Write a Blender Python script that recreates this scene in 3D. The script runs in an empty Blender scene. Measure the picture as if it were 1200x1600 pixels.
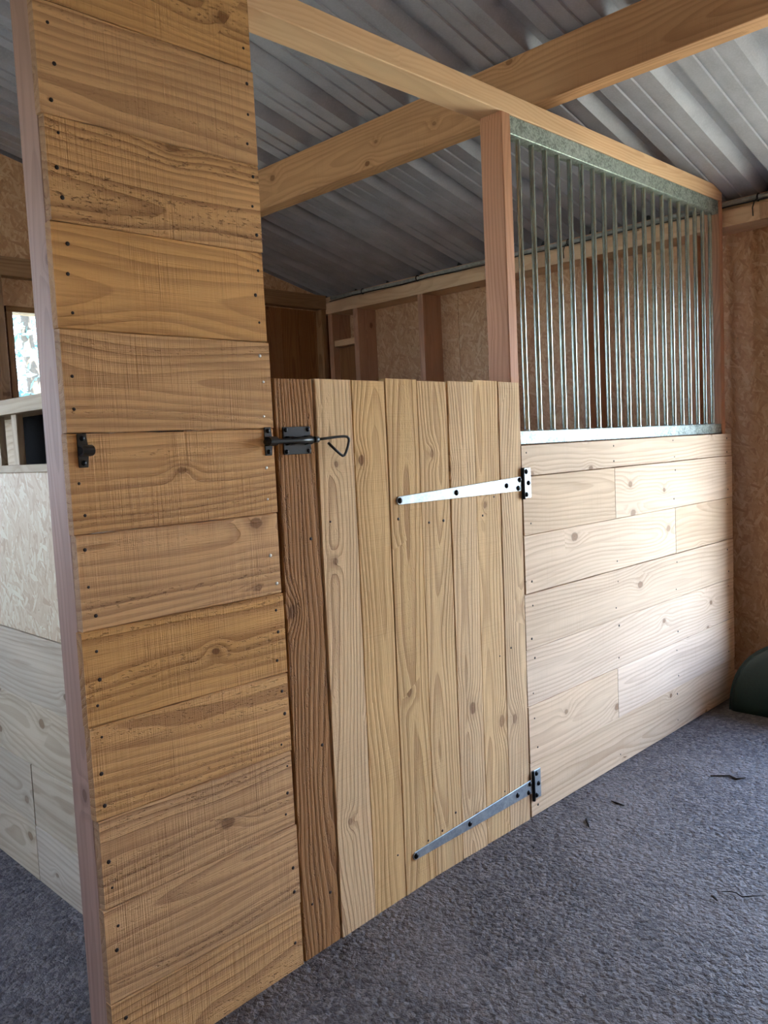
import bpy, bmesh, math, random
from mathutils import Matrix, Vector

random.seed(7)
SC = bpy.context.scene
COL = SC.collection

# ------------------------------------------------------------------ camera
def make_camera():
    yaw, pitch, roll = (math.radians(a) for a in (44.9453, -4.5968, -2.7341))
    f = Vector((math.sin(yaw) * math.cos(pitch), math.cos(yaw) * math.cos(pitch), math.sin(pitch)))
    rt = Vector((math.cos(yaw), -math.sin(yaw), 0))
    up = rt.cross(f)
    r2 = math.cos(roll) * rt + math.sin(roll) * up
    u2 = -math.sin(roll) * rt + math.cos(roll) * up
    cd = bpy.data.cameras.new('camera')
    cd.sensor_fit = 'VERTICAL'
    cd.sensor_height = 36.0
    cd.lens = 36.0 * 1298.38 / 1600.0
    cd.clip_start = 0.05
    co = bpy.data.objects.new('camera', cd)
    COL.objects.link(co)
    m = Matrix((r2, u2, -f)).transposed().to_4x4()
    m.translation = Vector((-0.7928, -1.7492, 1.4))
    co.matrix_world = m
    SC.camera = co
make_camera()

# ------------------------------------------------------------------ light
EXPOSURE = 2.98
SKY_STRENGTH = 3.1
SUN_STRENGTH = 11.5

def make_light():
    w = bpy.data.worlds.new('sky')
    SC.world = w
    w.use_nodes = True
    nt = w.node_tree
    bg = nt.nodes['Background']
    tc = nt.nodes.new('ShaderNodeTexCoord')
    sep = nt.nodes.new('ShaderNodeSeparateXYZ')
    nt.links.new(tc.outputs['Generated'], sep.inputs[0])
    ramp = nt.nodes.new('ShaderNodeValToRGB')
    nt.links.new(sep.outputs['Z'], ramp.inputs['Fac'])
    e = ramp.color_ramp.elements
    e[0].position = 0.0
    e[0].color = (0.66, 0.81, 1.0, 1)
    e[1].position = 0.8
    e[1].color = (0.30, 0.52, 1.0, 1)
    nt.links.new(ramp.outputs['Color'], bg.inputs['Color'])
    bg.inputs['Strength'].default_value = SKY_STRENGTH
    sd = bpy.data.lights.new('sun', 'SUN')
    sd.energy = SUN_STRENGTH
    sd.angle = math.radians(0.53)
    sd.color = (1.0, 0.95, 0.86)
    so = bpy.data.objects.new('sun', sd)
    COL.objects.link(so)
    so.rotation_euler = Vector((0.0, 0.50, -0.87)).to_track_quat('-Z', 'Y').to_euler()
    so.location = (0, -6, 12)
make_light()
SC.view_settings.view_transform = 'Standard'
SC.view_settings.look = 'None'
SC.view_settings.gamma = 1.0
SC.view_settings.use_curve_mapping = False
SC.view_settings.exposure = EXPOSURE
SC.cycles.max_bounces = 6
SC.cycles.diffuse_bounces = 4
SC.cycles.sample_clamp_indirect = 8.0
SC.cycles.adaptive_threshold = 0.025

# ------------------------------------------------------------------ node helper
class NT:
    def __init__(self, name):
        self.m = bpy.data.materials.new(name)
        self.m.use_nodes = True
        self.t = self.m.node_tree
        self.t.nodes.clear()
        self.out = self.t.nodes.new('ShaderNodeOutputMaterial')
        self.b = self.t.nodes.new('ShaderNodeBsdfPrincipled')
        self.t.links.new(self.b.outputs[0], self.out.inputs[0])
    def n(self, kind, **kw):
        x = self.t.nodes.new('ShaderNode' + kind)
        for k, v in kw.items():
            setattr(x, k, v)
        return x
    def put(self, sock, v):
        if hasattr(v, 'is_linked') or isinstance(v, bpy.types.NodeSocket):
            self.t.links.new(v, sock)
        elif isinstance(v, (tuple, list)) and len(v) == 3 and sock.type == 'RGBA':
            sock.default_value = (*v, 1)
        else:
            sock.default_value = v
    def math(self, op, a, b=None, c=None, clamp=False):
        x = self.n('Math', operation=op, use_clamp=clamp)
        self.put(x.inputs[0], a)
        if b is not None: self.put(x.inputs[1], b)
        if c is not None: self.put(x.inputs[2], c)
        return x.outputs[0]
    def vec(self, op, a, b=None):
        x = self.n('VectorMath', operation=op)
        self.put(x.inputs[0], a)
        if b is not None: self.put(x.inputs[1], b)
        return x.outputs['Value'] if op in ('LENGTH', 'DISTANCE', 'DOT_PRODUCT') else x.outputs['Vector']
    def sep(self, v):
        x = self.n('SeparateXYZ'); self.put(x.inputs[0], v); return x.outputs
    def comb(self, a, b, c):
        x = self.n('CombineXYZ')
        for i, v in enumerate((a, b, c)): self.put(x.inputs[i], v)
        return x.outputs[0]
    def noise(self, v, scale, detail=2.0, rough=0.5, dist=0.0):
        x = self.n('TexNoise'); self.put(x.inputs['Vector'], v)
        x.inputs['Scale'].default_value = scale; x.inputs['Detail'].default_value = detail
        x.inputs['Roughness'].default_value = rough; x.inputs['Distortion'].default_value = dist
        return x.outputs
    def voronoi(self, v, scale, feature='F1', rnd=1.0):
        x = self.n('TexVoronoi', feature=feature); self.put(x.inputs['Vector'], v)
        x.inputs['Scale'].default_value = scale; x.inputs['Randomness'].default_value = rnd
        return x.outputs
    def smooth(self, v, a, b, c=0.0, d=1.0):
        x = self.n('MapRange', interpolation_type='SMOOTHSTEP')
        for i, q in enumerate((v, a, b, c, d)): self.put(x.inputs[i], q)
        return x.outputs[0]
    def mix(self, f, a, b, mode='MIX'):
        x = self.n('Mix', data_type='RGBA', blend_type=mode)
        self.put(x.inputs[0], f); self.put(x.inputs[6], a); self.put(x.inputs[7], b)
        return x.outputs[2]
    def bump(self, h, dist, strength=1.0):
        x = self.n('Bump'); self.put(x.inputs['Height'], h)
        x.inputs['Distance'].default_value = dist; x.inputs['Strength'].default_value = strength
        self.t.links.new(x.outputs[0], self.b.inputs['Normal'])
    def set(self, **kw):
        for k, v in kw.items():
            self.put(self.b.inputs[k.replace('_', ' ')], v)

def lin(r, g, b):
    f = lambda c: (c / 255 / 12.92) if c / 255 <= 0.04045 else ((c / 255 + 0.055) / 1.055) ** 2.4
    return (f(r), f(g), f(b))

# ------------------------------------------------------------------ materials
def wood(name, light, dark, knot=(96, 62, 34), ring=0.013, ring_mix=0.6, relief=0.0012, saw=0.5, fuzz=0.5,
         knots=0.5, rough=0.75, var=0.16, spec=0.25):
    w = NT(name)
    P = w.n('TexCoord').outputs['Object']
    rnd = w.n('ObjectInfo').outputs['Random']
    wn = w.n('TexWhiteNoise', noise_dimensions='1D')
    w.put(wn.inputs['W'], w.math('MULTIPLY', rnd, 913.0))
    rs = w.sep(wn.outputs['Color'])
    r1, r2, r3 = rs[0], rs[1], rs[2]
    off = w.comb(w.math('MULTIPLY', r1, 31.0), w.math('MULTIPLY', r2, 17.0), w.math('MULTIPLY', r3, 11.0))
    Q = w.vec('ADD', P, off)
    ps = w.sep(P)
    # knots: sparse points in the plane of the board, measured in metres
    kin = w.vec('MULTIPLY', w.comb(w.sep(Q)[0], w.sep(Q)[1], 0.0), (2.6, 6.0, 1.0))
    kv = w.n('TexVoronoi', feature='F1'); w.put(kv.inputs['Vector'], kin); kv.inputs['Scale'].default_value = 1.0
    kd = w.vec('MULTIPLY', w.vec('SUBTRACT', kin, kv.outputs['Position']), (1 / 3.6, 1 / 6.0, 0.0))
    kdist = w.vec('LENGTH', kd)
    krs = w.sep(kv.outputs['Color'])
    kon = w.math('GREATER_THAN', knots, krs[0])
    ksize = w.math('MULTIPLY_ADD', krs[1], 0.010, 0.007)
    kn_edge = w.noise(Q, 60.0, 0.0)[0]
    kr = w.math('DIVIDE', w.math('MULTIPLY_ADD', w.math('SUBTRACT', kn_edge, 0.5), 0.006, kdist), ksize)
    kmask = w.math('MULTIPLY', w.smooth(kr, 1.15, 0.75), kon)
    kwarp = w.math('MULTIPLY', w.math('POWER', 2.718, w.math('MULTIPLY', w.math('MULTIPLY', kr, kr), -0.10)), kon)
    # growth rings around a wandering pith line
    lo = w.noise(w.vec('MULTIPLY', Q, (1.0, 2.5, 2.5)), 0.9, 1.5)[1]
    los = w.sep(lo)
    yy = w.math('ADD', ps[1], w.math('ADD', w.math('MULTIPLY', w.math('SUBTRACT', r2, 0.5), 0.16),
                                     w.math('MULTIPLY', w.math('SUBTRACT', los[0], 0.5), 0.17)))
    zz = w.math('ADD', ps[2], w.math('ADD', w.math('MULTIPLY', r3, 0.05),
                                     w.math('MULTIPLY', w.math('SUBTRACT', los[1], 0.5), 0.15)))
    r = w.math('SQRT', w.math('ADD', w.math('MULTIPLY', yy, yy), w.math('MULTIPLY', zz, zz)))
    wob = w.noise(w.vec('MULTIPLY', Q, (3.0, 16.0, 16.0)), 1.0, 2.0)[0]
    r = w.math('MULTIPLY_ADD', w.math('SUBTRACT', wob, 0.5), 0.012, r)
    r = w.math('MULTIPLY_ADD', kwarp, 0.026, r)
    ph = w.math('FRACT', w.math('DIVIDE', r, ring))
    late = w.math('MULTIPLY', w.smooth(ph, 0.30, 0.86), w.smooth(ph, 1.0, 0.92))
    band = w.noise(w.comb(w.math('MULTIPLY', r, 1.0), r1, r2), 26.0, 1.0)[0]
    late = w.math('MULTIPLY', late, w.smooth(band, 0.2, 0.75, 0.35, 1.0))
    fib = w.noise(w.vec('MULTIPLY', Q, (9.0, 330.0, 330.0)), 1.0, 1.0, 0.6)[0]
    fib2 = w.noise(w.vec('MULTIPLY', Q, (2.0, 60.0, 60.0)), 1.0, 2.0, 0.6)[0]
    sawl = w.noise(w.vec('MULTIPLY', Q, (330.0, 5.0, 5.0)), 1.0, 1.0, 0.7)[0]
    sawbig = w.noise(w.vec('MULTIPLY', Q, (55.0, 2.0, 2.0)), 1.0, 1.0, 0.6)[0]
    sawlo = w.smooth(w.noise(Q, 6.0, 1.0)[0], 0.35, 0.65)
    blot = w.noise(w.vec('MULTIPLY', Q, (1.5, 6.0, 6.0)), 1.6, 3.0)[0]
    tear = w.smooth(w.noise(w.vec('MULTIPLY', Q, (55.0, 170.0, 170.0)), 1.0, 2.0, 0.7)[0], 0.56, 0.72)
    tearm = w.math('MULTIPLY', tear, w.smooth(band, 0.45, 0.7))
    c = w.mix(w.math('MULTIPLY', late, ring_mix), lin(*light), lin(*dark))
    c = w.mix(w.math('MULTIPLY', w.smooth(fib2, 0.45, 0.75), 0.30), c, lin(*dark))
    c = w.mix(w.math('MULTIPLY', w.math('MULTIPLY', w.smooth(sawl, 0.52, 0.72), sawlo), 0.28 * saw), c, lin(*dark))
    c = w.mix(w.math('MULTIPLY', tearm, 0.55 * fuzz), c, lin(*[v * 0.72 for v in dark]))
    kring = w.smooth(w.math('SINE', w.math('MULTIPLY', kr, 15.0)), -0.2, 1.0)
    kin_c = w.mix(w.math('MULTIPLY', kring, 0.6), lin(*[0.62 * a + 0.38 * b for a, b in zip(dark, knot)]), lin(*knot))
    krim = w.smooth(kr, 0.70, 0.98)
    kcol = w.mix(krim, kin_c, lin(*[q * 0.62 for q in knot]))
    c = w.mix(w.math('MULTIPLY', kmask, w.smooth(krs[2], 0.0, 1.0, 0.6, 0.95)), c, kcol)
    khalo = w.math('MULTIPLY', w.smooth(kr, 2.6, 1.0), kon)
    c = w.mix(w.math('MULTIPLY', khalo, 0.25), c, lin(*dark))
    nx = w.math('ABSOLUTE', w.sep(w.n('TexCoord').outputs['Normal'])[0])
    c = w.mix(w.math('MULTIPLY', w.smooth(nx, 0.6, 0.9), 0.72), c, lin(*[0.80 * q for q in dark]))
    val = w.math('ADD', w.math('MULTIPLY_ADD', w.math('SUBTRACT', r1, 0.5), var, 1.0),
                 w.math('MULTIPLY', w.math('SUBTRACT', blot, 0.5), 0.35))
    hs = w.n('HueSaturation'); w.put(hs.inputs['Color'], c); w.put(hs.inputs['Value'], val)
    w.put(hs.inputs['Saturation'], w.math('MULTIPLY_ADD', r3, 0.16, 0.93))
    w.set(Base_Color=hs.outputs[0], Roughness=rough, Specular_IOR_Level=spec)
    h = w.math('MULTIPLY', w.math('SUBTRACT', 1.0, late), 0.45)
    h = w.math('ADD', h, w.math('MULTIPLY', fib, 0.45))
    h = w.math('ADD', h, w.math('MULTIPLY', w.math('MULTIPLY', sawl, sawlo), 0.55 * saw))
    h = w.math('ADD', h, w.math('MULTIPLY', sawbig, 0.35 * saw))
    h = w.math('SUBTRACT', h, w.math('MULTIPLY', tearm, 0.8 * fuzz))
    w.bump(h, relief)
    return w.m

M = {}
M['panel'] = wood('sawn_larch_panel', (216, 168, 114), (140, 94, 57), relief=0.0042, saw=1.0, fuzz=1.0, knots=0.16, ring=0.019, ring_mix=0.62)
M['door'] = wood('sawn_larch_door', (216, 179, 130), (154, 112, 74), relief=0.0022, saw=0.45, fuzz=0.25, knots=0.42, ring=0.014)
M['brown'] = wood('rough_brown_board', (178, 130, 84), (112, 74, 44), relief=0.0050, saw=0.25, fuzz=1.0, knots=0.2, ring=0.011, ring_mix=0.75)
M['kick'] = wood('sawn_larch_kick', (220, 192, 160), (176, 140, 110), relief=0.0011, saw=0.55, fuzz=0.2, knots=0.34, ring=0.016, ring_mix=0.5)
M['frame'] = wood('planed_fir', (232, 196, 158), (204, 154, 116), relief=0.0004, saw=0.05, fuzz=0.0, knots=0.22, ring=0.011, ring_mix=0.45, rough=0.6, var=0.10)
M['pink'] = wood('planed_pink_fir', (200, 152, 122), (156, 104, 78), relief=0.0004, saw=0.08, fuzz=0.0, knots=0.22, ring=0.012, ring_mix=0.5, rough=0.62, var=0.10)
M['beam'] = wood('sawn_beam', (196, 149, 108), (146, 102, 68), relief=0.0010, saw=0.7, fuzz=0.15, knots=0.3, ring=0.016, ring_mix=0.45)
M['weathered'] = wood('pale_sawn_boards', (184, 166, 140), (136, 115, 90), relief=0.0009, saw=0.4, fuzz=0.2, knots=0.5, ring=0.017, ring_mix=0.45)
M['grey_post'] = wood('greyed_fir_post', (150, 116, 98), (104, 75, 60), relief=0.0005, saw=0.1, fuzz=0.0, knots=0.3, ring=0.012, ring_mix=0.55, rough=0.65, var=0.05)
M['dark_board'] = wood('shaded_boards', (158, 108, 70), (112, 70, 42), relief=0.0008, saw=0.3, fuzz=0.1, knots=0.25, ring=0.014)  # dark brown boards of the back corner

def osb(name, tint=(1, 1, 1)):
    w = NT(name)
    P = w.n('TexCoord').outputs['Object']
    warp = w.vec('MULTIPLY', w.vec('SUBTRACT', w.noise(P, 14.0, 2.0)[1], (0.5, 0.5, 0.5)), (0.007, 0.007, 0.0))
    P2 = w.vec('ADD', P, warp)
    hs, ds = [], []
    for k, (ang, sx, sy) in enumerate(((0.25, 15, 70), (1.25, 13, 80), (2.2, 16, 66), (0.8, 19, 90), (1.8, 20, 86))):
        rot = w.n('VectorRotate', rotation_type='Z_AXIS'); w.put(rot.inputs['Vector'], P2); rot.inputs['Angle'].default_value = ang
        v = w.voronoi(w.vec('ADD', w.vec('MULTIPLY', rot.outputs[0], (sx, sy, 0.0)), (k * 7.3, k * 3.1, 0.0)), 1.0)
        cs = w.sep(v['Color'])
        hs.append(cs[0]); ds.append(cs[1])
    # the strand with the largest random height lies on top
    h, tone = hs[0], ds[0]
    for a, b in zip(hs[1:], ds[1:]):
        g = w.math('GREATER_THAN', a, h)
        tone = w.math('ADD', w.math('MULTIPLY', g, b), w.math('MULTIPLY', w.math('SUBTRACT', 1.0, g), tone))
        h = w.math('MAXIMUM', a, h)
    rp = w.n('ValToRGB'); w.put(rp.inputs['Fac'], tone)
    e = rp.color_ramp.elements
    cols = [(0.0, (190, 144, 108)), (0.35, (204, 160, 122)), (0.7, (211, 169, 131)), (1.0, (222, 188, 150))]
    e[0].position = 0.0; e[1].position = 1.0
    for p, c in cols[1:3]: e.new(p)
    for el, (p, c) in zip(sorted(e, key=lambda q: q.position), cols):
        l = lin(*c); el.color = (l[0] * tint[0], l[1] * tint[1], l[2] * tint[2], 1)
    fine = w.noise(w.vec('MULTIPLY', P, (60, 60, 60)), 1.0, 3.0)[0]
    dk = w.smooth(w.noise(P, 38.0, 3.0, 0.7)[0], 0.62, 0.74)
    c = w.mix(w.math('MULTIPLY', dk, 0.4), rp.outputs[0], lin(104, 70, 40))
    w.set(Base_Color=c, Roughness=0.62, Specular_IOR_Level=0.3)
    w.bump(w.math('ADD', h, w.math('MULTIPLY', fine, 0.3)), 0.0009)
    return w.m
M['osb'] = osb('strand_board')
M['osb_pale'] = osb('pale_strand_board', (0.86, 1.10, 1.26))

def galv(name, base=(168, 176, 174), rough=0.36, metal=0.85, spangle=0.75, bump=0.0004):
    w = NT(name)
    P = w.n('TexCoord').outputs['Object']
    v = w.voronoi(P, 160.0)
    s = w.sep(v['Color'])[0]
    n = w.noise(P, 24.0, 3.0)[0]
    c = w.mix(w.smooth(s, 0.1, 0.9, 0.0, spangle), lin(*base), lin(*[q * 0.66 for q in base]))
    c = w.mix(w.math('MULTIPLY', w.smooth(n, 0.4, 0.7), 0.35), c, lin(206, 212, 208))
    w.set(Base_Color=c, Metallic=metal, Roughness=w.math('MULTIPLY_ADD', s, 0.16, rough))
    if bump: w.bump(w.noise(P, 90.0, 3.0)[0], bump)
    return w.m
M['galv'] = galv('galvanised_steel', (166, 177, 168), 0.42, 0.55)
M['galv_bar'] = None
M['zinc'] = galv('bright_zinc_steel', (160, 166, 170), 0.34, 0.75, 0.25, 0.0001)

def roof_mat():
    w = NT('zinc_roof_sheet')
    P = w.n('TexCoord').outputs['Object']
    n = w.noise(w.vec('MULTIPLY', P, (3, 5, 5)), 2.0, 3.0, 0.5)[0]
    n2 = w.noise(P, 120.0, 2.0)[0]
    c = w.mix(w.smooth(n, 0.3, 0.75), lin(176, 176, 186), lin(160, 159, 168))
    c = w.mix(w.math('MULTIPLY', w.smooth(n2, 0.4, 0.7), 0.25), c, lin(192, 192, 200))
    w.set(Base_Color=c, Metallic=0.12, Roughness=0.5)
    return w.m
M['roof'] = roof_mat()

def floor_mat():
    w = NT('rough_asphalt_floor')
    P = w.n('TexCoord').outputs['Object']
    a = w.voronoi(P, 55.0)
    an = w.math('SUBTRACT', 1.0, a['Distance'])
    b = w.noise(P, 95.0, 3.0, 0.65)[0]
    c_ = w.noise(P, 42.0, 3.0, 0.6)[0]
    big = w.noise(P, 1.7, 4.0, 0.6)[0]
    mid = w.noise(P, 7.0, 4.0, 0.6)[0]
    grit = w.sep(a['Color'])[0]
    c = w.mix(w.smooth(grit, 0.0, 1.0), lin(74, 67, 65), lin(114, 104, 100))
    c = w.mix(w.smooth(b, 0.5, 0.34), c, lin(48, 45, 47))
    c = w.mix(w.math('MULTIPLY', w.smooth(big, 0.42, 0.68), 0.45), c, lin(128, 118, 112))
    c = w.mix(w.math('MULTIPLY', w.smooth(mid, 0.55, 0.75), 0.35), c, lin(66, 62, 65))
    w.set(Base_Color=c, Roughness=0.7, Specular_IOR_Level=0.4)
    h = w.math('ADD', w.math('MULTIPLY', an, 0.5), w.math('ADD', w.math('MULTIPLY', b, 0.8), w.math('MULTIPLY', c_, 1.0)))
    w.bump(h, 0.013)
    return w.m
M['floor'] = floor_mat()

def plain(name, rgb, rough=0.5, metal=0.0, bump=0.0, scale=60.0, var=0.15):
    w = NT(name)
    P = w.n('TexCoord').outputs['Object']
    n = w.noise(P, scale, 3.0)[0]
    c = w.mix(w.smooth(n, 0.3, 0.7), lin(*rgb), lin(*[q * (1 - var) for q in rgb]))
    w.set(Base_Color=c, Roughness=rough, Metallic=metal)
    if bump: w.bump(n, bump)
    return w.m
M['galv_bar'] = plain('galvanised_bar_steel', (164, 172, 162), 0.24, 0.86, 0.0, 40.0, 0.12)
M['black'] = plain('black_powder_coat', (22, 22, 23), 0.38, 0.0, 0.0002, 220)
M['bolt'] = plain('black_bolt_steel', (26, 27, 30), 0.32, 0.6)
M['nail'] = plain('dark_nail_head', (52, 42, 36), 0.5, 0.5)
M['nail_bright'] = plain('bright_nail_head', (216, 212, 200), 0.3, 0.9)
M['pvc'] = plain('grey_conduit', (176, 176, 172), 0.45)
M['cable'] = plain('black_cable', (16, 16, 16), 0.5)
M['foam'] = plain('dark_grey_foam', (58, 58, 60), 0.9)  # dark grey stands for the dark rib openings at the eave
M['foam_black'] = plain('matt_black_board', (14, 12, 11), 1.0)  # shade of the unlit partition slot, put in as black colour
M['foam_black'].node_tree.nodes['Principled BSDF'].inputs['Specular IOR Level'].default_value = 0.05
M['green'] = plain('dark_green_plastic', (25, 46, 38), 0.42, 0.0, 0.0004, 120)
M['render'] = plain('grey_block_wall', (168, 160, 148), 0.9, 0.0, 0.002, 30)
M['grass'] = plain('sunlit_grass', (158, 158, 134), 0.9, 0.0, 0.01, 3.0, 0.3)
M['twig'] = plain('dark_twig', (44, 34, 26), 0.85)
M['leaf'] = plain('tree_leaf', (84, 118, 110), 0.6, 0.0, 0.0, 4.0, 0.4)
M['bark'] = plain('tree_bark', (84, 70, 58), 0.9, 0.0, 0.004, 20)
M['frame_dark'] = wood('window_timber', (164, 126, 92), (120, 84, 56), relief=0.0005, saw=0.1, fuzz=0.0, knots=0.1, rough=0.6)

def glass_mat():
    m = bpy.data.materials.new('window_glass'); m.use_nodes = True
    t = m.node_tree; t.nodes.clear()
    o = t.nodes.new('ShaderNodeOutputMaterial'); mx = t.nodes.new('ShaderNodeMixShader')
    tr = t.nodes.new('ShaderNodeBsdfTransparent'); gl = t.nodes.new('ShaderNodeBsdfGlossy')
    tr.inputs[0].default_value = (0.93, 0.97, 0.97, 1); gl.inputs['Roughness'].default_value = 0.03
    mx.inputs[0].default_value = 0.06
    t.links.new(tr.outputs[0], mx.inputs[1]); t.links.new(gl.outputs[0], mx.inputs[2]); t.links.new(mx.outputs[0], o.inputs[0])
    return m
M['glass'] = glass_mat()

# ------------------------------------------------------------------ geometry helpers
WM = {}
def link(name, me, mat=None, parent=None, world=None):
    o = bpy.data.objects.new(name, me)
    COL.objects.link(o)
    world = world or Matrix.Identity(4)
    o.matrix_basis = world
    WM[o] = world
    if parent is not None:
        o.parent = parent
        o.matrix_parent_inverse = WM[parent].inverted()
    if me is not None and mat is not None and not me.materials:
        me.materials.append(mat)
    return o

def tag(o, label=None, cat=None, group=None, kind=None):
    if label: o['label'] = label
    if cat: o['category'] = cat
    if group: o['group'] = group
    if kind: o['kind'] = kind
    return o

def empty(name, loc):
    return link(name, None, None, None, Matrix.Translation(Vector(loc)))

def bm_mesh(name, bm, smooth=False):
    me = bpy.data.meshes.new(name)
    bmesh.ops.recalc_face_normals(bm, faces=bm.faces)
    bm.to_mesh(me); bm.free()
    if smooth:
        for p in me.polygons: p.use_smooth = True
    return me

def board_mesh(L, W, T, ch=0.0015, seg=1, jit=0.0, seed=0):
    """Chamfered board: X long, Y wide, Z thick, with slightly wandering edges."""
    rg = random.Random(seed)
    bm = bmesh.new()
    rings = []
    a, b = W / 2, T / 2
    c = min(ch, a * 0.4, b * 0.4)
    for i in range(seg + 1):
        x = -L / 2 + L * i / seg
        ja, jb = (rg.uniform(-jit, jit) for _ in range(2))
        pts = [(-a + ja, -b + c), (-a + c + ja, -b), (a - c + jb, -b), (a + jb, -b + c), (a + jb, b - c), (a - c + jb, b), (-a + c + ja, b), (-a + ja, b - c)]
        rings.append([bm.verts.new((x, y, z)) for y, z in pts])
    for r0, r1 in zip(rings, rings[1:]):
        for k in range(8):
            bm.faces.new((r0[k], r0[(k + 1) % 8], r1[(k + 1) % 8], r1[k]))
    bm.faces.new(rings[0][::-1]); bm.faces.new(rings[-1])
    return bm_mesh('board', bm)

AX = {'x': Vector((1, 0, 0)), 'y': Vector((0, 1, 0)), 'z': Vector((0, 0, 1))}
_seed = [0]
def board(name, x0, x1, y0, y1, z0, z1, long, mat, parent=None, ch=0.0015, seg=1, jit=0.0, thick=None, face=None, tilt=0.0):
    """Box between world limits; the grain runs along 'long'; local +Z is the visible broad face 'face'."""
    lo = Vector((x0, y0, z0)); hi = Vector((x1, y1, z1))
    size = {a: (hi - lo)['xyz'.index(a)] for a in 'xyz'}
    rest = [a for a in 'xyz' if a != long]
    th = thick or min(rest, key=lambda a: size[a])
    wi = [a for a in rest if a != th][0]
    z = AX[th] * (-1 if (face or ('-' + th)).startswith('-') else 1)
    x = AX[long]
    y = z.cross(x)
    _seed[0] += 1
    me = board_mesh(size[long], size[wi], size[th], ch, seg, jit, _seed[0])
    m = Matrix((x, y, z)).transposed().to_4x4()
    m.translation = (lo + hi) / 2
    if tilt:
        m = m @ Matrix.Rotation(tilt, 4, 'Z')
    return link(name, me, mat, parent, m)

def box_bm(bm, x0, x1, y0, y1, z0, z1):
    v = [bm.verts.new((x, y, z)) for x in (x0, x1) for y in (y0, y1) for z in (z0, z1)]
    for f in ((0, 1, 3, 2), (4, 6, 7, 5), (0, 4, 5, 1), (2, 3, 7, 6), (0, 2, 6, 4), (1, 5, 7, 3)):
        bm.faces.new([v[i] for i in f])

def tube_mesh(pts, r, n=10, closed_ends=True):
    pts = [Vector(p) for p in pts]
    bm = bmesh.new()
    rings = []
    up0 = None
    for i, p in enumerate(pts):
        d = (pts[min(i + 1, len(pts) - 1)] - pts[max(i - 1, 0)]).normalized()
        if up0 is None:
            up0 = Vector((0, 0, 1)) if abs(d.z) < 0.9 else Vector((0, 1, 0))
        s = d.cross(up0).normalized(); u = s.cross(d).normalized(); up0 = u
        rr = r[i] if isinstance(r, (list, tuple)) else r
        rings.append([bm.verts.new(p + rr * (math.cos(2 * math.pi * k / n) * s + math.sin(2 * math.pi * k / n) * u)) for k in range(n)])
    for a, b in zip(rings, rings[1:]):
        for k in range(n):
            bm.faces.new((a[k], a[(k + 1) % n], b[(k + 1) % n], b[k]))
    caps = [bm.faces.new(rings[0][::-1]), bm.faces.new(rings[-1])]
    for f in bm.faces: f.smooth = f not in caps
    return bm_mesh('tube', bm, False)

def lathe_mesh(prof, n=12, smooth=True):
    """prof: (radius, z) from bottom to top, revolved about local Z."""
    bm = bmesh.new()
    rings = []
    for r, z in prof:
        if r < 1e-6: rings.append([bm.verts.new((0, 0, z))])
        else: rings.append([bm.verts.new((r * math.cos(2 * math.pi * k / n), r * math.sin(2 * math.pi * k / n), z)) for k in range(n)])
    for a, b in zip(rings, rings[1:]):
        for k in range(n):
            k2 = (k + 1) % n
            if len(a) == 1: bm.faces.new((a[0], b[k2], b[k]))
            elif len(b) == 1: bm.faces.new((a[k], a[k2], b[0]))
            else: bm.faces.new((a[k], a[k2], b[k2], b[k]))
    return bm_mesh('lathe', bm, smooth)

def prism_mesh(outline, depth, bevel=0.0):
    """outline in local XY, extruded along local Z from 0 to depth."""
    bm = bmesh.new()
    a = [bm.verts.new((x, y, 0)) for x, y in outline]
    b = [bm.verts.new((x, y, depth)) for x, y in outline]
    n = len(outline)
    bm.faces.new(a[::-1]); bm.faces.new(b)
    for k in range(n):
        bm.faces.new((a[k], a[(k + 1) % n], b[(k + 1) % n], b[k]))
    if bevel:
        bmesh.ops.bevel(bm, geom=[e for e in bm.edges], offset=bevel, segments=1, affect='EDGES', profile=0.5)
    return bm_mesh('prism', bm)

FRONT = Matrix(((1, 0, 0, 0), (0, 0, -1, 0), (0, 1, 0, 0), (0, 0, 0, 1)))   # local XY -> world XZ, local +Z -> world -Y
def front(x, y, z):
    return Matrix.Translation((x, y, z)) @ FRONT

# ------------------------------------------------------------------ the shell
XW = 3.68          # inner face of the strand board on the right wall
XS = 3.49          # front of the studs
YB = 3.13          # face of the back wall
XL, YF = -3.1, -3.3
SL, Z0 = 0.25, 2.575
def roof_z(x):
    xr = 0.2
    return Z0 + SL * (3.46 - x) if x >= xr else Z0 + SL * (3.46 - xr) - SL * (xr - x)

def floor_obj():
    bm = bmesh.new()
    x0, x1, y0, y1 = XL - 0.1, 3.70, YF - 0.1, YB + 0.1
    nx, ny = 136, 130
    def zf(x, y):
        z = -0.052 + 0.056 * max(0.0, min(1.0, (x + 0.1) / 1.2)) ** 0.8
        z += 0.004 * math.sin(2.1 * x + 1.3 * y) * math.sin(1.7 * y - 0.6) if y < -0.05 else 0
        s = (x - 2.42 + 0.04 * math.sin(5 * y)) / 0.05
        if y < 0: z += 0.010 * (1 / (1 + math.exp(-max(-30, min(30, s))))) * min(1.0, -y / 0.1) - (0.010 if False else 0)
        return z
    g = [[bm.verts.new((x0 + (x1 - x0) * i / nx, y0 + (y1 - y0) * j / ny, zf(x0 + (x1 - x0) * i / nx, y0 + (y1 - y0) * j / ny))) for j in range(ny + 1)] for i in range(nx + 1)]
    for i in range(nx):
        for j in range(ny):
            bm.faces.new((g[i][j], g[i + 1][j], g[i + 1][j + 1], g[i][j + 1]))
    o = link('floor', bm_mesh('floor', bm, True), M['floor'])
    tag(o, 'rough dark grey asphalt floor of the barn', kind='structure')
floor_obj()

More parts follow.
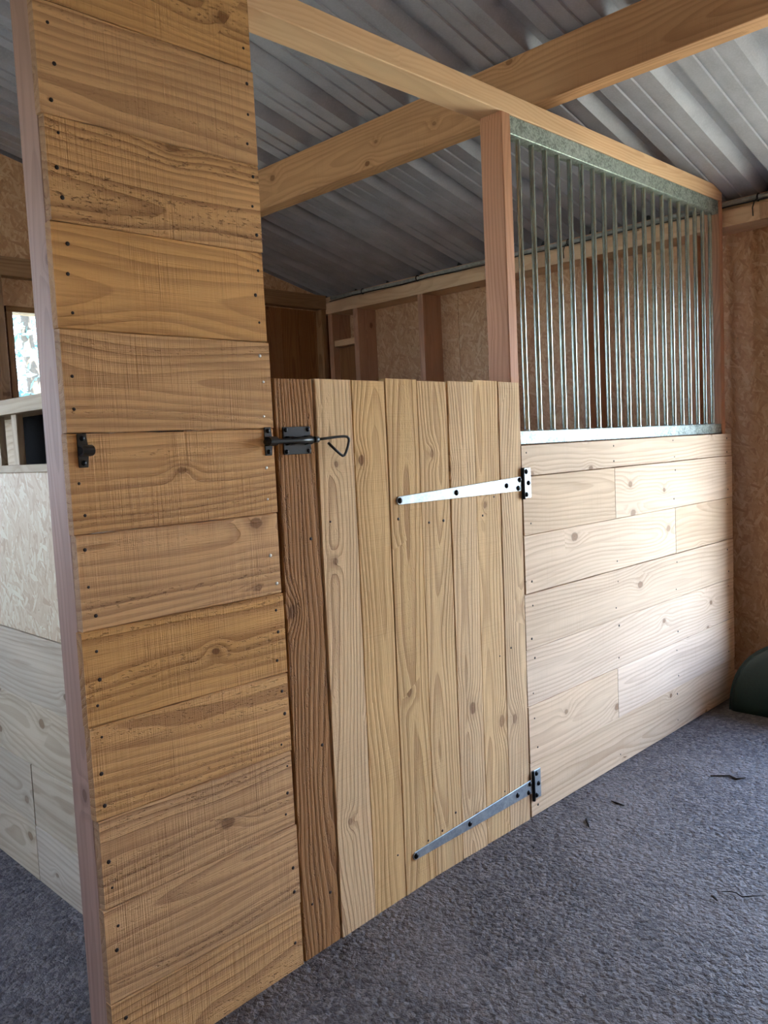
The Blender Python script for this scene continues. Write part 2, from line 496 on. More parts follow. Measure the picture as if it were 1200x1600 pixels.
# right wall: strand boards, studs and plates, with a doorway towards the camera side
DY0, DY1, DH = -2.0, -0.47, 2.20
def wall_right():
    root = tag(empty('wall_right', (XW, 0, 0)), 'strand board wall with exposed studs at the end of the stall', kind='structure')
    def sheet(y0, y1, z0, z1):
        return board('strand_board', XW, XW + 0.018, y0, y1, z0, z1, 'y', M['osb'], root, thick='x', face='-x', ch=0.001)
    sheet(1.925, YB + 0.05, 0.0, 2.503)
    sheet(0.705, 1.922, 0.0, 2.503)
    sheet(DY1, 0.702, 0.0, 2.503)
    sheet(YF, DY0, 0.0, 2.503)
    sheet(DY0, DY1, DH, 2.503)
    def cl(y0, y1, z0, z1):
        return board('outer_cladding', XW + 0.022, XW + 0.10, y0, y1, z0, z1, 'y', M['render'], root, thick='x', face='-x')
    cl(YF - 0.1, DY0, -0.15, 2.46); cl(DY1, YB + 0.2, -0.15, 2.46); cl(DY0, DY1, DH, 2.46)
    for y in (3.0, 2.72, 2.075, 1.455, 0.81, 0.18):
        board('stud', XS, XW - 0.001, y, y + 0.047, 0.09, 2.409, 'z', M['pink'], root, thick='y', face='-y')
    for y in (DY1 + 0.002, DY0 - 0.055):
        board('stud', XS + 0.02, XW - 0.001, y, y + 0.047, 0.09, 2.409, 'z', M['pink'], root, thick='y', face='-y')
    board('top_plate', XS - 0.004, XW - 0.002, YF + 0.1, YB - 0.02, 2.41, 2.490, 'y', M['frame'], root, thick='z', face='-x')
    board('top_plate', XS + 0.025, XS + 0.085, YF + 0.1, YB - 0.02, 2.4915, 2.543, 'y', M['frame'], root, thick='z')
    board('bottom_plate', XS, XW - 0.002, DY1 + 0.005, YB - 0.02, 0.04, 0.0895, 'y', M['pink'], root, thick='z')
    board('noggin', XS + 0.012, XW - 0.002, 2.77, 2.998, 2.16, 2.205, 'y', M['frame'], root, thick='z')
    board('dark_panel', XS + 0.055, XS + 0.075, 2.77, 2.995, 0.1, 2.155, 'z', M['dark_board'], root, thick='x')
    # closure strip added to stop light leaking in through the roof ribs
    bm = bmesh.new()
    x0, x1 = XW - 0.08, XW - 0.02
    def prism(q):
        a = [bm.verts.new((x0, y, h + roof_z(x0) * 1.0)) for y, h in q]; b = [bm.verts.new((x1, y, h + roof_z(x1))) for y, h in q]
        bm.faces.new(a); bm.faces.new(b[::-1])
        for k in range(len(q)): bm.faces.new((a[k], b[k], b[(k + 1) % len(q)], a[(k + 1) % len(q)]))
    y = 1.10 - 4.998
    while y < 3.5:
        prism([(y + 0.001, -0.001), (y + 0.0205, 0.050), (y + 0.0775, 0.050), (y + 0.109, -0.001)])
        y += 0.333
    prism([(YF + 0.05, -0.060), (YF + 0.05, -0.0015), (YB - 0.002, -0.0015), (YB - 0.002, -0.060)])
    tag(link('eave_filler', bm_mesh('eave_filler', bm), M['foam'], root), kind='stuff')
    return root
wall_right()

WX0, WX1, WZ0, WZ1 = 1.115, 1.90, 1.735, 2.290
NX0, NX1, NZ0, NZ1 = -1.75, -0.35, 1.25, 2.25      # unseen hatch added in the neighbouring stall to light the roof ribs
def wall_back():
    root = tag(empty('wall_back', (0, YB, 0)), 'dark strand board gable wall behind the stalls', kind='structure')
    def sheet(x0, x1, z0, z1, mat='osb'):
        return board('strand_board', x0, x1, YB, YB + 0.018, z0, z1, 'x', M[mat], root, thick='y', ch=0.001)
    sheet(XL, NX0, 0, 2.40); sheet(NX1, WX0, 0, 2.40); sheet(NX0, NX1, 0, NZ0); sheet(NX0, NX1, NZ1, 2.40); sheet(WX1, 2.952, 0, 2.40); sheet(WX0, WX1, 0, WZ0); sheet(WX0, WX1, WZ1, 2.40)
    x = 2.953
    while x < XW - 0.02:
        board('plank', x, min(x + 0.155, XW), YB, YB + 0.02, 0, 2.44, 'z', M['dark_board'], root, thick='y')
        x += 0.157
    bm = bmesh.new()
    prof = [(XL, 2.40), (2.95, 2.40), (XW, 2.40), (XW, roof_z(XW) - 0.01), (0.2, roof_z(0.2) - 0.01), (XL, roof_z(XL) - 0.01)]
    a = [bm.verts.new((px, YB + 0.003, pz)) for px, pz in prof]; b = [bm.verts.new((px, YB + 0.12, pz)) for px, pz in prof]
    bm.faces.new(a); bm.faces.new(b[::-1])
    for k in range(len(prof)):
        bm.faces.new((a[k], b[k], b[(k + 1) % len(prof)], a[(k + 1) % len(prof)]))
    # local XY plane must be the wall plane for the strands
    me = bm_mesh('gable', bm)
    rot = Matrix.Rotation(math.radians(90), 4, 'X')
    me.transform(rot.inverted())
    link('gable_board', me, M['osb'], root, rot)
    board('tie_rail', XL, XS - 0.002, YB - 0.075, YB - 0.001, 2.445, 2.55, 'x', M['frame_dark'], root)
    for x in (NX0 - 0.06, NX1 + 0.02, 0.62, WX0 - 0.075, WX1 + 0.03):
        board('stud', x, x + 0.045, YB - 0.07, YB - 0.001, 0.05, 2.444, 'z', M['frame_dark'], root, thick='x')
    board('corner_post', XS - 0.05, XS - 0.004, YB - 0.07, YB - 0.001, 0.02, 2.444, 'z', M['frame_dark'], root)
    # outer skin around the window
    for (x0, x1, z0, z1) in ((XL - 0.1, NX0, -0.1, 2.4), (NX1, WX0, -0.1, 2.4), (NX0, NX1, -0.1, NZ0), (NX0, NX1, NZ1, 2.4), (WX1, XW + 0.1, -0.1, 2.4), (WX0, WX1, -0.1, WZ0), (WX0, WX1, WZ1, 2.4)):
        board('outer_cladding', x0, x1, YB + 0.022, YB + 0.12, z0, z1, 'x', M['render'], root, thick='y')
wall_back()

def window():
    root = tag(empty('window_1', (WX0, YB, WZ0)), 'small timber framed window in the back wall', kind='structure')
    f = 0.035
    board('window_frame', WX0 + 0.001, WX0 + f, YB - 0.02, YB + 0.09, WZ0 + f, WZ1 - f, 'z', M['frame_dark'], root)
    board('window_frame', WX1 - f, WX1 - 0.001, YB - 0.02, YB + 0.09, WZ0 + f, WZ1 - f, 'z', M['frame_dark'], root)
    board('window_frame', WX0 + 0.001, WX1 - 0.001, YB - 0.02, YB + 0.09, WZ1 - f + 0.001, WZ1 - 0.001, 'x', M['frame_dark'], root)
    board('window_sill', WX0 + 0.001, WX1 - 0.001, YB - 0.05, YB + 0.09, WZ0 + 0.001, WZ0 + f - 0.001, 'x', M['frame_dark'], root)
    for xm in (WX0 + 0.49,):
        board('mullion', xm, xm + 0.035, YB - 0.01, YB + 0.085, WZ0 + f, WZ1 - f, 'z', M['frame_dark'], root)
    for xa, xb in ((WX0 + f, WX0 + 0.49), (WX0 + 0.525, WX1 - f)):
        board('pane', xa, xb, YB + 0.04, YB + 0.044, WZ0 + f, WZ1 - f, 'x', M['glass'], root, ch=0.0005)
window()

def other_walls():
    bm = bmesh.new()
    # left wall with a wide doorway behind the neighbouring stall
    LY0, LY1 = 0.25, 1.35
    box_bm(bm, XL - 0.14, XL, YF - 0.1, LY0, -0.15, 2.56)
    box_bm(bm, XL - 0.14, XL, LY1, YB + 0.12, -0.15, 2.56)
    box_bm(bm, XL - 0.14, XL, LY0, LY1, 2.25, 2.56)
    box_bm(bm, XL - 0.14, XL, LY0, LY1, -0.15, 1.30)
    tag(link('wall_left', bm_mesh('wall_left', bm), M['osb']), 'strand board wall with an open hatch', kind='structure')
    bm = bmesh.new()
    prof = [(XL, -0.15), (XW + 0.16, -0.15), (XW + 0.16, roof_z(XW + 0.16) - 0.01), (0.2, roof_z(0.2) - 0.01), (XL, roof_z(XL) - 0.01)]
    a = [bm.verts.new((px, YF, pz)) for px, pz in prof]; b = [bm.verts.new((px, YF - 0.14, pz)) for px, pz in prof]
    bm.faces.new(a); bm.faces.new(b[::-1])
    for k in range(len(prof)):
        bm.faces.new((a[k], b[k], b[(k + 1) % len(prof)], a[(k + 1) % len(prof)]))
    tag(link('wall_front', bm_mesh('wall_front', bm), M['osb']), 'strand board gable wall behind the viewer', kind='structure')
other_walls()

def roof():
    root = tag(empty('roof', (0.2, 0, roof_z(0.2))), 'grey ribbed steel roof sheets pitched down to the end wall', kind='structure')
    per = 0.333
    # cross profile over one period (y offset from the near edge of the rib, height)
    prof = [(0.0, 0.0), (0.020, 0.052), (0.078, 0.052), (0.110, 0.0),
            (0.176, 0.0), (0.180, 0.007), (0.190, 0.007), (0.194, 0.0),
            (0.252, 0.0), (0.256, 0.007), (0.266, 0.007), (0.270, 0.0)]
    def sheet_mesh(length, sgn):
        bm = bmesh.new()
        pts = [(k * per + y, h) for k in range(3) for y, h in prof] + [(3 * per + 0.0, 0.0), (3 * per + 0.020, 0.052)]
        c, s = math.cos(math.atan(SL)), math.sin(math.atan(SL))
        rows = []
        for t in (0.0, 0.5, 1.0):
            rows.append([bm.verts.new((sgn * t * length * c - s * 0 + sgn * s * h, y, -t * length * s + c * h)) for y, h in pts])
        for ra, rb in zip(rows, rows[1:]):
            for k in range(len(pts) - 1):
                bm.faces.new((ra[k], rb[k], rb[k + 1], ra[k + 1]))
        me = bm_mesh('roof_sheet', bm)
        return me
    for sgn in (1, -1):
        me = sheet_mesh(3.80, sgn)
        me.materials.append(M['roof'])
        for i in range(8):
            y = 1.10 - 4.998 + 0.999 * i
            o = link('roof_sheet', me, None, root, Matrix.Translation((0.2, y, roof_z(0.2) + 0.0011 * (i % 2))))
            md = o.modifiers.new('gauge', 'SOLIDIFY'); md.thickness = 0.0009; md.offset = 1.0
    board('ridge_cap', 0.05, 0.35, -3.9, 4.0, roof_z(0.2) + 0.03, roof_z(0.2) + 0.05, 'y', M['roof'], root)
roof()

# ------------------------------------------------------------------ timber frame of the stall front
tag(board('timber_beam', 2.044, 2.134, YF + 0.01, YB - 0.005, 2.695, 2.905, 'y', M['beam'], None, ch=0.003, seg=8, jit=0.001, thick='x'),
    'heavy sawn timber beam running under the ribbed roof', 'beam')
tag(board('timber_rail', 0.10, 3.478, 0.026, 0.138, 2.536, 2.606, 'x', M['frame'], None, ch=0.003, seg=4, jit=0.0008),
    'pale planed timber rail along the top of the stall front', 'rail')
tag(board('timber_post', 0.003, 0.048, 0.026, 0.122, -0.05, 2.60, 'z', M['grey_post'], None, ch=0.003, thick='x'),
    'tall pinkish timber post carrying the left edge of the plank panel', 'post')
tag(board('timber_post', 1.645, 1.697, 0.026, 0.122, -0.01, 2.535, 'z', M['pink'], None, ch=0.003, thick='x'),
    'timber post on the hinge side of the door, left of the bar grille', 'post')
tag(board('timber_post', 3.440, 3.478, 0.026, 0.100, 0.0, 2.535, 'z', M['pink'], None, ch=0.003, thick='x'),
    'timber post against the end wall, right of the bar grille', 'post')

# nails, shared meshes
NAIL = lathe_mesh([(0.0033, -0.004), (0.0036, 0.0007), (0.0022, 0.0012), (0, 0.0012)], 8)
NAIL.materials.append(M['nail'])
NAILB = NAIL.copy(); NAILB.materials.clear(); NAILB.materials.append(M['nail_bright'])
BOLT = lathe_mesh([(0.0115, 0.0), (0.0115, 0.0015), (0.0085, 0.0055), (0.004, 0.0078), (0, 0.0082)], 12)
BOLT.materials.append(M['bolt'])
SCREW = lathe_mesh([(0.0062, 0.0), (0.0062, 0.0012), (0.0045, 0.0034), (0, 0.004)], 10)
SCREW.materials.append(M['bolt'])
def nail(parent, x, y, z, bright=False):
    return link('nail', NAILB if bright else NAIL, None, parent, front(x, y, z) @ Matrix.Scale(0.85 + 0.55 * ((x * 917 + z * 613) % 1.0), 4))

def latch_keeper(parent, x, z, y=0.0):
    """Black keeper: two screw lugs and a raised bridge between them."""
    out = [(-0.011, -0.037), (0.011, -0.037), (0.011, -0.012), (0.013, -0.010), (0.013, 0.010), (0.011, 0.012), (0.011, 0.037), (-0.011, 0.037), (-0.011, 0.012), (-0.011, -0.012)]
    k = link('keeper', prism_mesh(out, 0.0035, 0.0012), M['black'], parent, front(x, y, z))
    k['label'] = 'black steel latch keeper'
    br = []
    for i in range(9):
        a = math.pi * i / 8
        br.append((-0.0125 * math.cos(a), 0.003 + 0.027 * math.sin(a) ** 0.7))
    bm = bmesh.new()
    ro = [[bm.verts.new((sx, p, q)) for p, q in br] for sx in (-0.010, 0.016)]
    ri = [[bm.verts.new((sx, p * 0.72, max(0.0, q - 0.0045))) for p, q in br] for sx in (-0.010, 0.016)]
    for i in range(8):
        bm.faces.new((ro[0][i], ro[1][i], ro[1][i + 1], ro[0][i + 1]))
        bm.faces.new((ri[0][i], ri[0][i + 1], ri[1][i + 1], ri[1][i]))
        for s in (0, 1):
            bm.faces.new((ro[s][i], ro[s][i + 1], ri[s][i + 1], ri[s][i]))
    link('keeper_bridge', bm_mesh('bridge', bm, False), M['black'], k, front(x, y, z))
    for dz in (-0.027, 0.027):
        link('screw', SCREW, None, k, front(x, y - 0.0035, z + dz))
    return k

# ------------------------------------------------------------------ wide plank panel
def plank_panel():
    root = tag(empty('plank_panel', (0.28, 0.012, -0.05)),
               'tall panel of wide horizontal sawn planks left of the door', 'panel')
    zs = [-0.060, 0.157, 0.381, 0.589, 0.805, 1.021, 1.235, 1.457, 1.681, 1.907, 2.127, 2.360, 2.590]
    dl = [0.0, 0.0, 0.004, 0.0, -0.002, 0.003, 0.0, 0.002, 0.0, 0.004, -0.001, 0.0]
    for i, (a, b) in enumerate(zip(zs, zs[1:])):
        dy = random.Random(i + 5).uniform(-0.0012, 0.0012)
        p = board('plank', 0.0 + dl[i], 0.556 + 0.003 * math.sin(i * 2.1), 0.0 + dy, 0.0255, a + 0.0009, b - 0.0009, 'x', M['panel'], root, ch=0.0022, seg=10, jit=0.0009)
        rg = random.Random(i * 31 + 1)
        for side, x in ((0, 0.028), (1, 0.532)):
            for q in (0.18, 0.5, 0.84):
                if rg.random() < 0.12: continue
                nail(p, x + rg.uniform(-0.009, 0.009), dy, a + (b - a) * (q + rg.uniform(-0.06, 0.06)), bright=(side == 1 and 4 < i < 8 and rg.random() < 0.8))
    board('batten', 0.517, 0.561, 0.026, 0.122, -0.04, 2.535, 'z', M['pink'], root, ch=0.003, thick='x')
    latch_keeper(root, 0.0325, 1.419, 0.0)
    latch_keeper(root, 0.537, 1.424, 0.0)
plank_panel()

# ------------------------------------------------------------------ door
def door():
    root = tag(empty('stable_door', (1.11, 0.012, 0.0)),
               'vertical plank stall door with black sliding bolt and long strap hinges', 'door')
    top = [0.567, 0.7055, 0.846, 0.982, 1.121, 1.266, 1.399, 1.536, 1.655]
    bot = [0.565, 0.700, 0.837, 0.971, 1.111, 1.248, 1.384, 1.514, 1.641]
    ztop = [1.588, 1.590, 1.589, 1.597, 1.593, 1.595, 1.601, 1.598]
    gap = [0.004, 0.0012, 0.0014, 0.0008, 0.0030, 0.0008, 0.0012]
    for i in range(8):
        gl = gap[i - 1] / 2 if i else 0
        gr = gap[i] / 2 if i < 7 else 0
        x0 = (top[i] + bot[i]) / 2 + gl; x1 = (top[i + 1] + bot[i + 1]) / 2 - gr
        z0 = -0.034 + 0.037 * min(1, max(0, (x0 - 0.565) / 0.7)) + 0.002
        dy = random.Random(i + 40).uniform(-0.0012, 0.0012)
        mat = M['brown'] if i == 0 else M['door']
        lean = math.atan((top[i] - bot[i]) / 1.6) if i else 0.003
        p = board('plank', x0, x1, dy + (0.003 if i == 0 else 0), 0.0255, z0, ztop[i], 'z', mat, root, ch=0.003 if i == 0 else 0.0018, seg=40 if i == 0 else 14, jit=0.0022 if i == 0 else 0.0007, tilt=-lean)
        rg = random.Random(i * 17 + 3)
        for z in (0.13, 0.62, 1.18):
            for q in (0.25, 0.75):
                if rg.random() < 0.45:
                    nail(p, x0 + (x1 - x0) * q, dy + (0.003 if i == 0 else 0), z + rg.uniform(-0.05, 0.05))
    for z in (0.22, 0.80, 1.36):
        board('ledger', 0.60, 1.62, 0.0262, 0.052, z - 0.05, z + 0.05, 'x', M['frame'], root)
    # strap hinges
    def hinge(zl, zr, dz_leaf, name):
        x0, x1 = 1.008, 1.6475
        L = x1 - x0
        out = [(0.0, -0.008), (0.006, -0.0125), (L, -0.0255 + (zr - zl)), (L, 0.0255 + (zr - zl)), (0.006, 0.0125), (0.0, 0.008), (-0.004, 0.0)]
        h = link('hinge', prism_mesh(out, 0.004, 0.0008), M['zinc'], root, front(x0, -0.0016, zl))
        h['label'] = name
        k = link('knuckle', tube_mesh([(1.6535, -0.008, zr - 0.056), (1.6535, -0.008, zr - 0.02), (1.6535, -0.008, zr + 0.02), (1.6535, -0.008, zr + 0.056)], 0.0062, 12), M['bolt'], h)
        out2 = [(0.0, -0.054), (0.044, -0.054), (0.044, 0.054), (0.0, 0.054)]
        link('leaf', prism_mesh(out2, 0.004, 0.0008), M['zinc'], h, front(1.660, -0.0016, zr))
        for x, t in ((1.018, 0.0), (1.285, 0.0), (1.557, 0.0), (1.634, 0.0145), (1.625, -0.0145)):
            zc = zl + (zr - zl) * (x - x0) / L
            link('bolt', BOLT, None, h, front(x, -0.0056, zc + t) @ Matrix.Scale(0.82, 4))
        for x, t in ((1.676, 0.041), (1.688, 0.0), (1.674, -0.041)):
            link('bolt', BOLT, None, h, front(x, -0.0056, zr + t) @ Matrix.Scale(0.82, 4))
    hinge(1.230, 1.240, 0, 'bright zinc strap hinge near the top of the door')
    hinge(0.111, 0.126, 0, 'zinc strap hinge near the foot of the door')
    # sliding bolt latch
    y = 0.0015
    pl = link('latch', prism_mesh([(-0.047, -0.037), (0.047, -0.037), (0.047, 0.037), (-0.047, 0.037)], 0.004, 0.001), M['black'], root, front(0.635, y, 1.4235))
    pl['label'] = 'black steel sliding bolt with bent ring handle'
    link('rod', tube_mesh([(0.512, -0.021, 1.4225), (0.56, -0.021, 1.423), (0.63, -0.021, 1.4235), (0.688, -0.021, 1.424)], 0.0066, 12), M['black'], pl)
    bm = bmesh.new()
    for xa, xb in ((0.596, 0.614), (0.660, 0.676)):
        n = 9
        prev = None
        for i in range(n):
            a = math.pi * i / (n - 1)
            ca, sa = math.cos(a), math.sin(a)
            ring = [bm.verts.new((xx, y - 0.004 - 0.021 * max(sa, 0) ** 0.6 * (rr / 0.0125) ** 0.5, 1.4235 + ca * rr)) for xx, rr in ((xa, 0.0125), (xb, 0.0125), (xb, 0.0095), (xa, 0.0095))]
            if prev:
                for k in range(4):
                    bm.faces.new((prev[k], prev[(k + 1) % 4], ring[(k + 1) % 4], ring[k]))
            prev = ring
    link('barrel', bm_mesh('barrel', bm, False), M['black'], pl)
    link('barrel_sleeve', tube_mesh([(0.598, -0.018, 1.4235), (0.63, -0.018, 1.4235), (0.676, -0.018, 1.4235)], 0.0088, 14), M['black'], pl)
    link('collar', tube_mesh([(0.676, -0.021, 1.424), (0.683, -0.021, 1.424), (0.692, -0.021, 1.424)], 0.0085, 12), M['black'], pl)
    hp = [(0.688, -0.022, 1.4240), (0.72, -0.024, 1.4262), (0.755, -0.027, 1.4290), (0.780, -0.030, 1.4298), (0.7905, -0.031, 1.4285), (0.7965, -0.031, 1.4235), (0.7965, -0.031, 1.4160),
          (0.7915, -0.031, 1.4010), (0.7835, -0.031, 1.3850), (0.7775, -0.031, 1.3775), (0.7705, -0.031, 1.3760), (0.7630, -0.031, 1.3800), (0.7460, -0.031, 1.3925), (0.7200, -0.031, 1.4130)]
    link('handle', tube_mesh(hp, 0.0038, 10), M['black'], pl)
    for dx in (-0.038, 0.038):
        for dz in (-0.029, 0.029):
            link('screw', SCREW, None, pl, front(0.635 + dx, y - 0.004, 1.4235 + dz))
door()

# ------------------------------------------------------------------ low boarded panel under the grille
def kick_panel():
    root = tag(empty('kick_panel', (2.57, 0.012, 0.0)),
               'low panel of pale horizontal planks below the bar grille', 'panel')
    zs = [0.006, 0.209, 0.422, 0.631, 0.837, 1.050, 1.264, 1.376]
    joints = {0: [], 1: [2.290], 2: [], 3: [2.655], 4: [2.848], 5: [2.307], 6: []}
    xl = {4: 1.660, 5: 1.660, 6: 1.660}
    for i, (a, b) in enumerate(zip(zs, zs[1:])):
        xs = [xl.get(i, 1.648)] + joints[i] + [3.488]
        if i == 3: xs = [1.648, 3.488]
        for j, (x0, x1) in enumerate(zip(xs, xs[1:])):
            rg = random.Random(i * 13 + j)
            dy = rg.uniform(-0.0014, 0.0014)
            top_gap = 0.0028 if i in (3, 5) else 0.0010
            p = board('plank', x0 + 0.0008, x1 - 0.0008, dy, 0.0255, a + 0.0008, b - top_gap, 'x', M['kick'], root, ch=0.0016, seg=10, jit=0.0006)
            for xn in (1.692, 2.30, 2.84, 3.42):
                if not (x0 + 0.01 < xn < x1 - 0.01):
                    continue
                for q in (0.2, 0.8):
                    if rg.random() < 0.85:
                        nail(p, xn + rg.uniform(-0.015, 0.015), dy, a + (b - a) * (q + rg.uniform(-0.05, 0.05)))
    for x in (2.29, 2.83):
        board('batten', x - 0.04, x + 0.04, 0.0262, 0.07, 0.01, 1.365, 'z', M['frame'], root, thick='y')
kick_panel()

# ------------------------------------------------------------------ bar grille
def grille():
    root = tag(empty('bar_grille', (2.57, 0.055, 1.378)),
               'galvanised steel grille of twenty upright round bars above the low panel', 'grille')
    board('bottom_channel', 1.700, 3.437, 0.030, 0.080, 1.3785, 1.427, 'x', M['galv'], root, ch=0.002, thick='y')
    board('top_channel', 1.700, 3.437, 0.030, 0.080, 2.471, 2.5345, 'x', M['galv'], root, ch=0.002, thick='y')
    me = lathe_mesh([(0.0100, -0.516), (0.0100, 0.0), (0.0100, 0.529)], 18)
    me.materials.append(M['galv_bar'])
    weld = lathe_mesh([(0.0118, 0.0), (0.0108, 0.003), (0.0101, 0.006)], 12)
    weld.materials.append(M['galv'])
    for i in range(20):
        x = 1.777 + 0.0851 * i
        bar = link('bar', me, None, root, Matrix.Translation((x, 0.055, 1.9425)))
        link('weld', weld, None, bar, Matrix.Translation((x, 0.055, 1.427)))
    sc = link('screw', SCREW, None, root, Matrix.Translation((3.4395, 0.078, 2.435)) @ Matrix.Rotation(math.radians(-90), 4, 'Y'))
    sc.scale = (1.3, 1.3, 1.3)
grille()

# ------------------------------------------------------------------ side partition behind the panel
def side_partition():
    root = tag(empty('side_partition', (0.30, 1.9, -0.05)),
               'low dividing partition of strand board over sawn planks behind the left post', 'partition')
    X0, X1, Y0, Y1 = 0.27, 0.295, 0.135, YB - 0.08
    board('cap_rail', 0.245, 0.375, Y0, Y1, 1.553, 1.600, 'y', M['weathered'], root, thick='z', face='-x')
    board('bottom_rail', X0 - 0.004, 0.36, Y0, Y1, 1.368, 1.392, 'y', M['weathered'], root, thick='z')
    for y in (0.30, 0.95, 1.10, 1.9, 2.6):
        board('divider', X0, 0.292, y, y + 0.04, 1.3925, 1.5525, 'z', M['weathered'], root, thick='y')
    board('back_board', 0.36, 0.372, Y0, 1.20, 0.0, 1.5525, 'y', M['foam_black'], root, thick='x')  # black board stands in for the dark inside of the slot
    board('back_board', 0.36, 0.372, 1.201, Y1, 0.0, 1.5525, 'y', M['weathered'], root, thick='x')
    for (a, b) in ((Y0, 1.40), (1.402, Y1)):
        board('strand_board', X0 + 0.006, X1, a, b, 0.838, 1.3675, 'y', M['osb_pale'], root, thick='x', face='-x', ch=0.001)
    zs = [-0.06, 0.165, 0.380, 0.604, 0.836]
    js = {0: [1.068], 1: [1.066], 2: [], 3: []}
    for i, (a, b) in enumerate(zip(zs, zs[1:])):
        ys = [Y0] + js[i] + [Y1]
        for y0, y1 in zip(ys, ys[1:]):
            p = board('plank', X0 + random.uniform(-0.0015, 0.0015), X1, y0 + 0.0012, y1 - 0.0012, a + 0.0008, b - 0.0008, 'y', M['weathered'], root, thick='x', face='-x', ch=0.0016, seg=6, jit=0.0008)
side_partition()

# ------------------------------------------------------------------ conduit under the eave
def conduit():
    root = tag(empty('conduit_pipe', (3.505, 0, 2.53)), 'thin grey conduit pipe along the top of the end wall', 'pipe')
    pts = [(3.501, YF + 0.3 + (YB - YF - 0.42) * i / 16, 2.522 + 0.003 * math.sin(i * 1.7)) for i in range(17)]
    link('pipe', tube_mesh(pts, 0.0125, 10), M['pvc'], root)
    cp = [(3.484, YF + 0.3 + (YB - YF - 0.42) * i / 24, 2.503 + 0.004 * math.sin(i * 2.3)) for i in range(25)]
    link('cable', tube_mesh(cp, 0.0035, 8), M['cable'], root)
    for y in (-0.145, 0.93, 1.50, 2.12, 2.66):
        loop = [(3.501 + 0.0165 * math.cos(a), y + 0.001 * a, 2.522 + 0.0175 * math.sin(a)) for a in [i * math.pi / 7 for i in range(15)]]
        t = link('cable_tie', tube_mesh(loop, 0.0036, 6), M['cable'], root)
        tail = [(3.486, y, 2.518), (3.474, y + 0.012, 2.500), (3.470, y + 0.020, 2.470), (3.472, y + 0.018, 2.430 if y != 1.50 else 2.405)]
        if y in (-0.145, 0.93, 1.50):
            link('tail', tube_mesh(tail, 0.0028, 6), M['cable'], t)
conduit()

# ------------------------------------------------------------------ green plastic tub by the wall
def tub():
    root = tag(empty('plastic_tub', (3.35, -0.545, 0.0)),
               'dark green plastic tub with a domed top standing by the end wall', 'tub')
    def section(scale, x, lift):
        pts = []
        w, h = 0.46 * scale, 0.385  # length out of view stretched to block low light from the doorway
        for i in range(29):
            a = math.pi * i / 28
            c, s = math.cos(a), math.sin(a)
            yy = w * math.copysign(abs(c) ** 0.72, c)
            zz = lift + (h * scale - lift) * (s ** 0.88 if s > 0 else 0)
            pts.append((x, -0.545 + yy, 0.004 + zz))
        return pts
    bm = bmesh.new()
    secs = [section(0.90, 3.213, 0.012), section(0.97, 3.220, 0.003), section(1.0, 3.232, 0.0), section(1.0, 3.33, 0.0), section(1.0, 3.45, 0.0), section(0.96, 3.478, 0.0)]
    rows = [[bm.verts.new(p) for p in s] for s in secs]
    for a, b in zip(rows, rows[1:]):
        for k in range(len(a)):
            bm.faces.new((a[k], a[(k + 1) % len(a)], b[(k + 1) % len(b)], b[k]))
    bm.faces.new(rows[0]); bm.faces.new(rows[-1][::-1])
    link('body', bm_mesh('tub', bm, True), M['green'], root)
    rim = section(1.035, 3.25, 0.0)
    bm = bmesh.new()
    a = [bm.verts.new((p[0] - 0.012, p[1], p[2])) for p in section(1.03, 3.25, 0.0)]
    b = [bm.verts.new((p[0] + 0.012, p[1], p[2])) for p in section(1.03, 3.25, 0.0)]
    c = [bm.verts.new((p[0] - 0.012, p[1], p[2])) for p in section(0.99, 3.25, 0.0)]
    d = [bm.verts.new((p[0] + 0.012, p[1], p[2])) for p in section(0.99, 3.25, 0.0)]
    for k in range(28):
        for r, s in ((a, b), (b, d), (d, c), (c, a)):
            bm.faces.new((r[k], r[k + 1], s[k + 1], s[k]))
    link('rim', bm_mesh('rim', bm, False), M['green'], root)
tub()

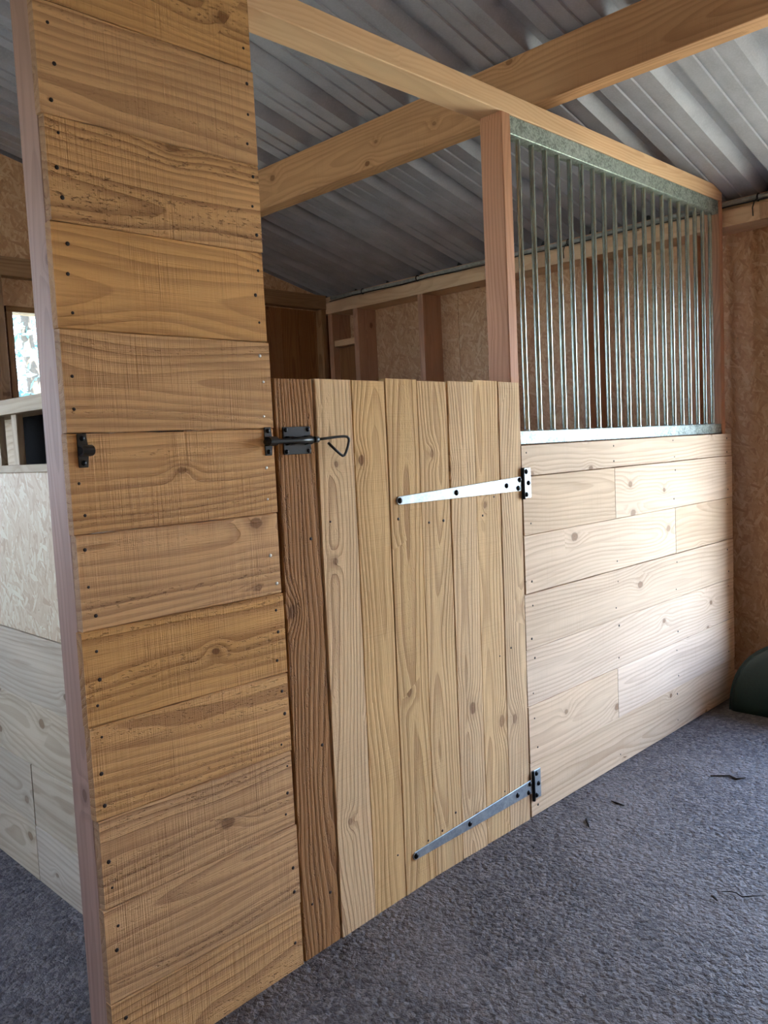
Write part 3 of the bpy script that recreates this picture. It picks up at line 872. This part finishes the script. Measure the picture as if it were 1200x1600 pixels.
# ------------------------------------------------------------------ litter on the floor
def litter():
    g = 'bits of dry litter on the floor'
    def twig(pts, r, label):
        o = link('twig', tube_mesh(pts, r, 6), M['twig'])
        tag(o, label, 'twig', g)
    twig([(1.590, -0.726, 0.008), (1.603, -0.748, 0.011), (1.608, -0.763, 0.010), (1.599, -0.785, 0.009), (1.620, -0.805, 0.010), (1.650, -0.832, 0.008)], [0.001, 0.0018, 0.0018, 0.002, 0.0018, 0.001],
         'longest thin curved dark twig lying on the asphalt near the right edge')
    twig([(1.550, -0.712, 0.007), (1.545, -0.722, 0.010), (1.537, -0.736, 0.007)], [0.002, 0.0042, 0.002], 'short dark twig on the asphalt beside the long curved twig')
    twig([(2.392, -0.344, 0.012), (2.432, -0.405, 0.016), (2.416, -0.437, 0.015), (2.451, -0.461, 0.016)], [0.002, 0.003, 0.005, 0.002], 'dark twig on the floor below the green tub')
    twig([(1.952, -0.151, 0.007), (1.942, -0.180, 0.010), (1.945, -0.210, 0.008)], [0.0015, 0.0035, 0.0015], 'small dark twig on the floor close to the low panel')
    twig([(1.779, -0.153, 0.007), (1.745, -0.170, 0.011), (1.715, -0.197, 0.007)], [0.002, 0.005, 0.002], 'crooked dark scrap on the floor in front of the lower hinge')
litter()

# ------------------------------------------------------------------ outdoors, seen through the openings
def outdoors():
    bm = bmesh.new()
    v = [bm.verts.new(p) for p in ((-45, -45, -0.16), (45, -45, -0.16), (45, 45, -0.16), (-45, 45, -0.16))]
    bm.faces.new(v)
    tag(link('ground', bm_mesh('ground', bm), M['grass']), 'sunlit grass outside the barn', kind='structure')
    for n, (tx, ty, h, lab) in enumerate(((5.2, 12.5, 5.6, 'nearer leafy tree outside the small back window'), (8.5, 17.0, 7.5, 'taller leafy tree further off outside the small back window'))):
        root = tag(empty('tree', (tx, ty, -0.16)), lab, 'tree', 'trees behind the barn')
        rg = random.Random(n + 3)
        link('trunk', tube_mesh([(tx, ty, -0.16), (tx + 0.05, ty, h * 0.3), (tx - 0.05, ty + 0.1, h * 0.65), (tx, ty, h * 0.95)], [0.2, 0.16, 0.1, 0.03], 8), M['bark'], root)
        bm = bmesh.new()
        for k in range(2400):
            t = rg.random()
            z = h * (0.18 + 0.82 * t)
            rad = 1.9 * math.sqrt(max(0.02, 1 - (2 * t - 0.85) ** 2 * 0.75)) * math.sqrt(rg.random())
            a = rg.uniform(0, 6.283)
            c = Vector((tx + rad * math.cos(a), ty + rad * math.sin(a), z))
            u = Vector((rg.gauss(0, 1), rg.gauss(0, 1), rg.gauss(0, 1))).normalized()
            w = u.orthogonal().normalized()
            s = rg.uniform(0.06, 0.13)
            bm.faces.new([bm.verts.new(c + q) for q in (u * s, w * s * 0.5, -u * s, -w * s * 0.5)])
        me = bpy.data.meshes.new('foliage'); bm.to_mesh(me); bm.free()
        tag(link('foliage', me, M['leaf'], root), kind='stuff')
outdoors()
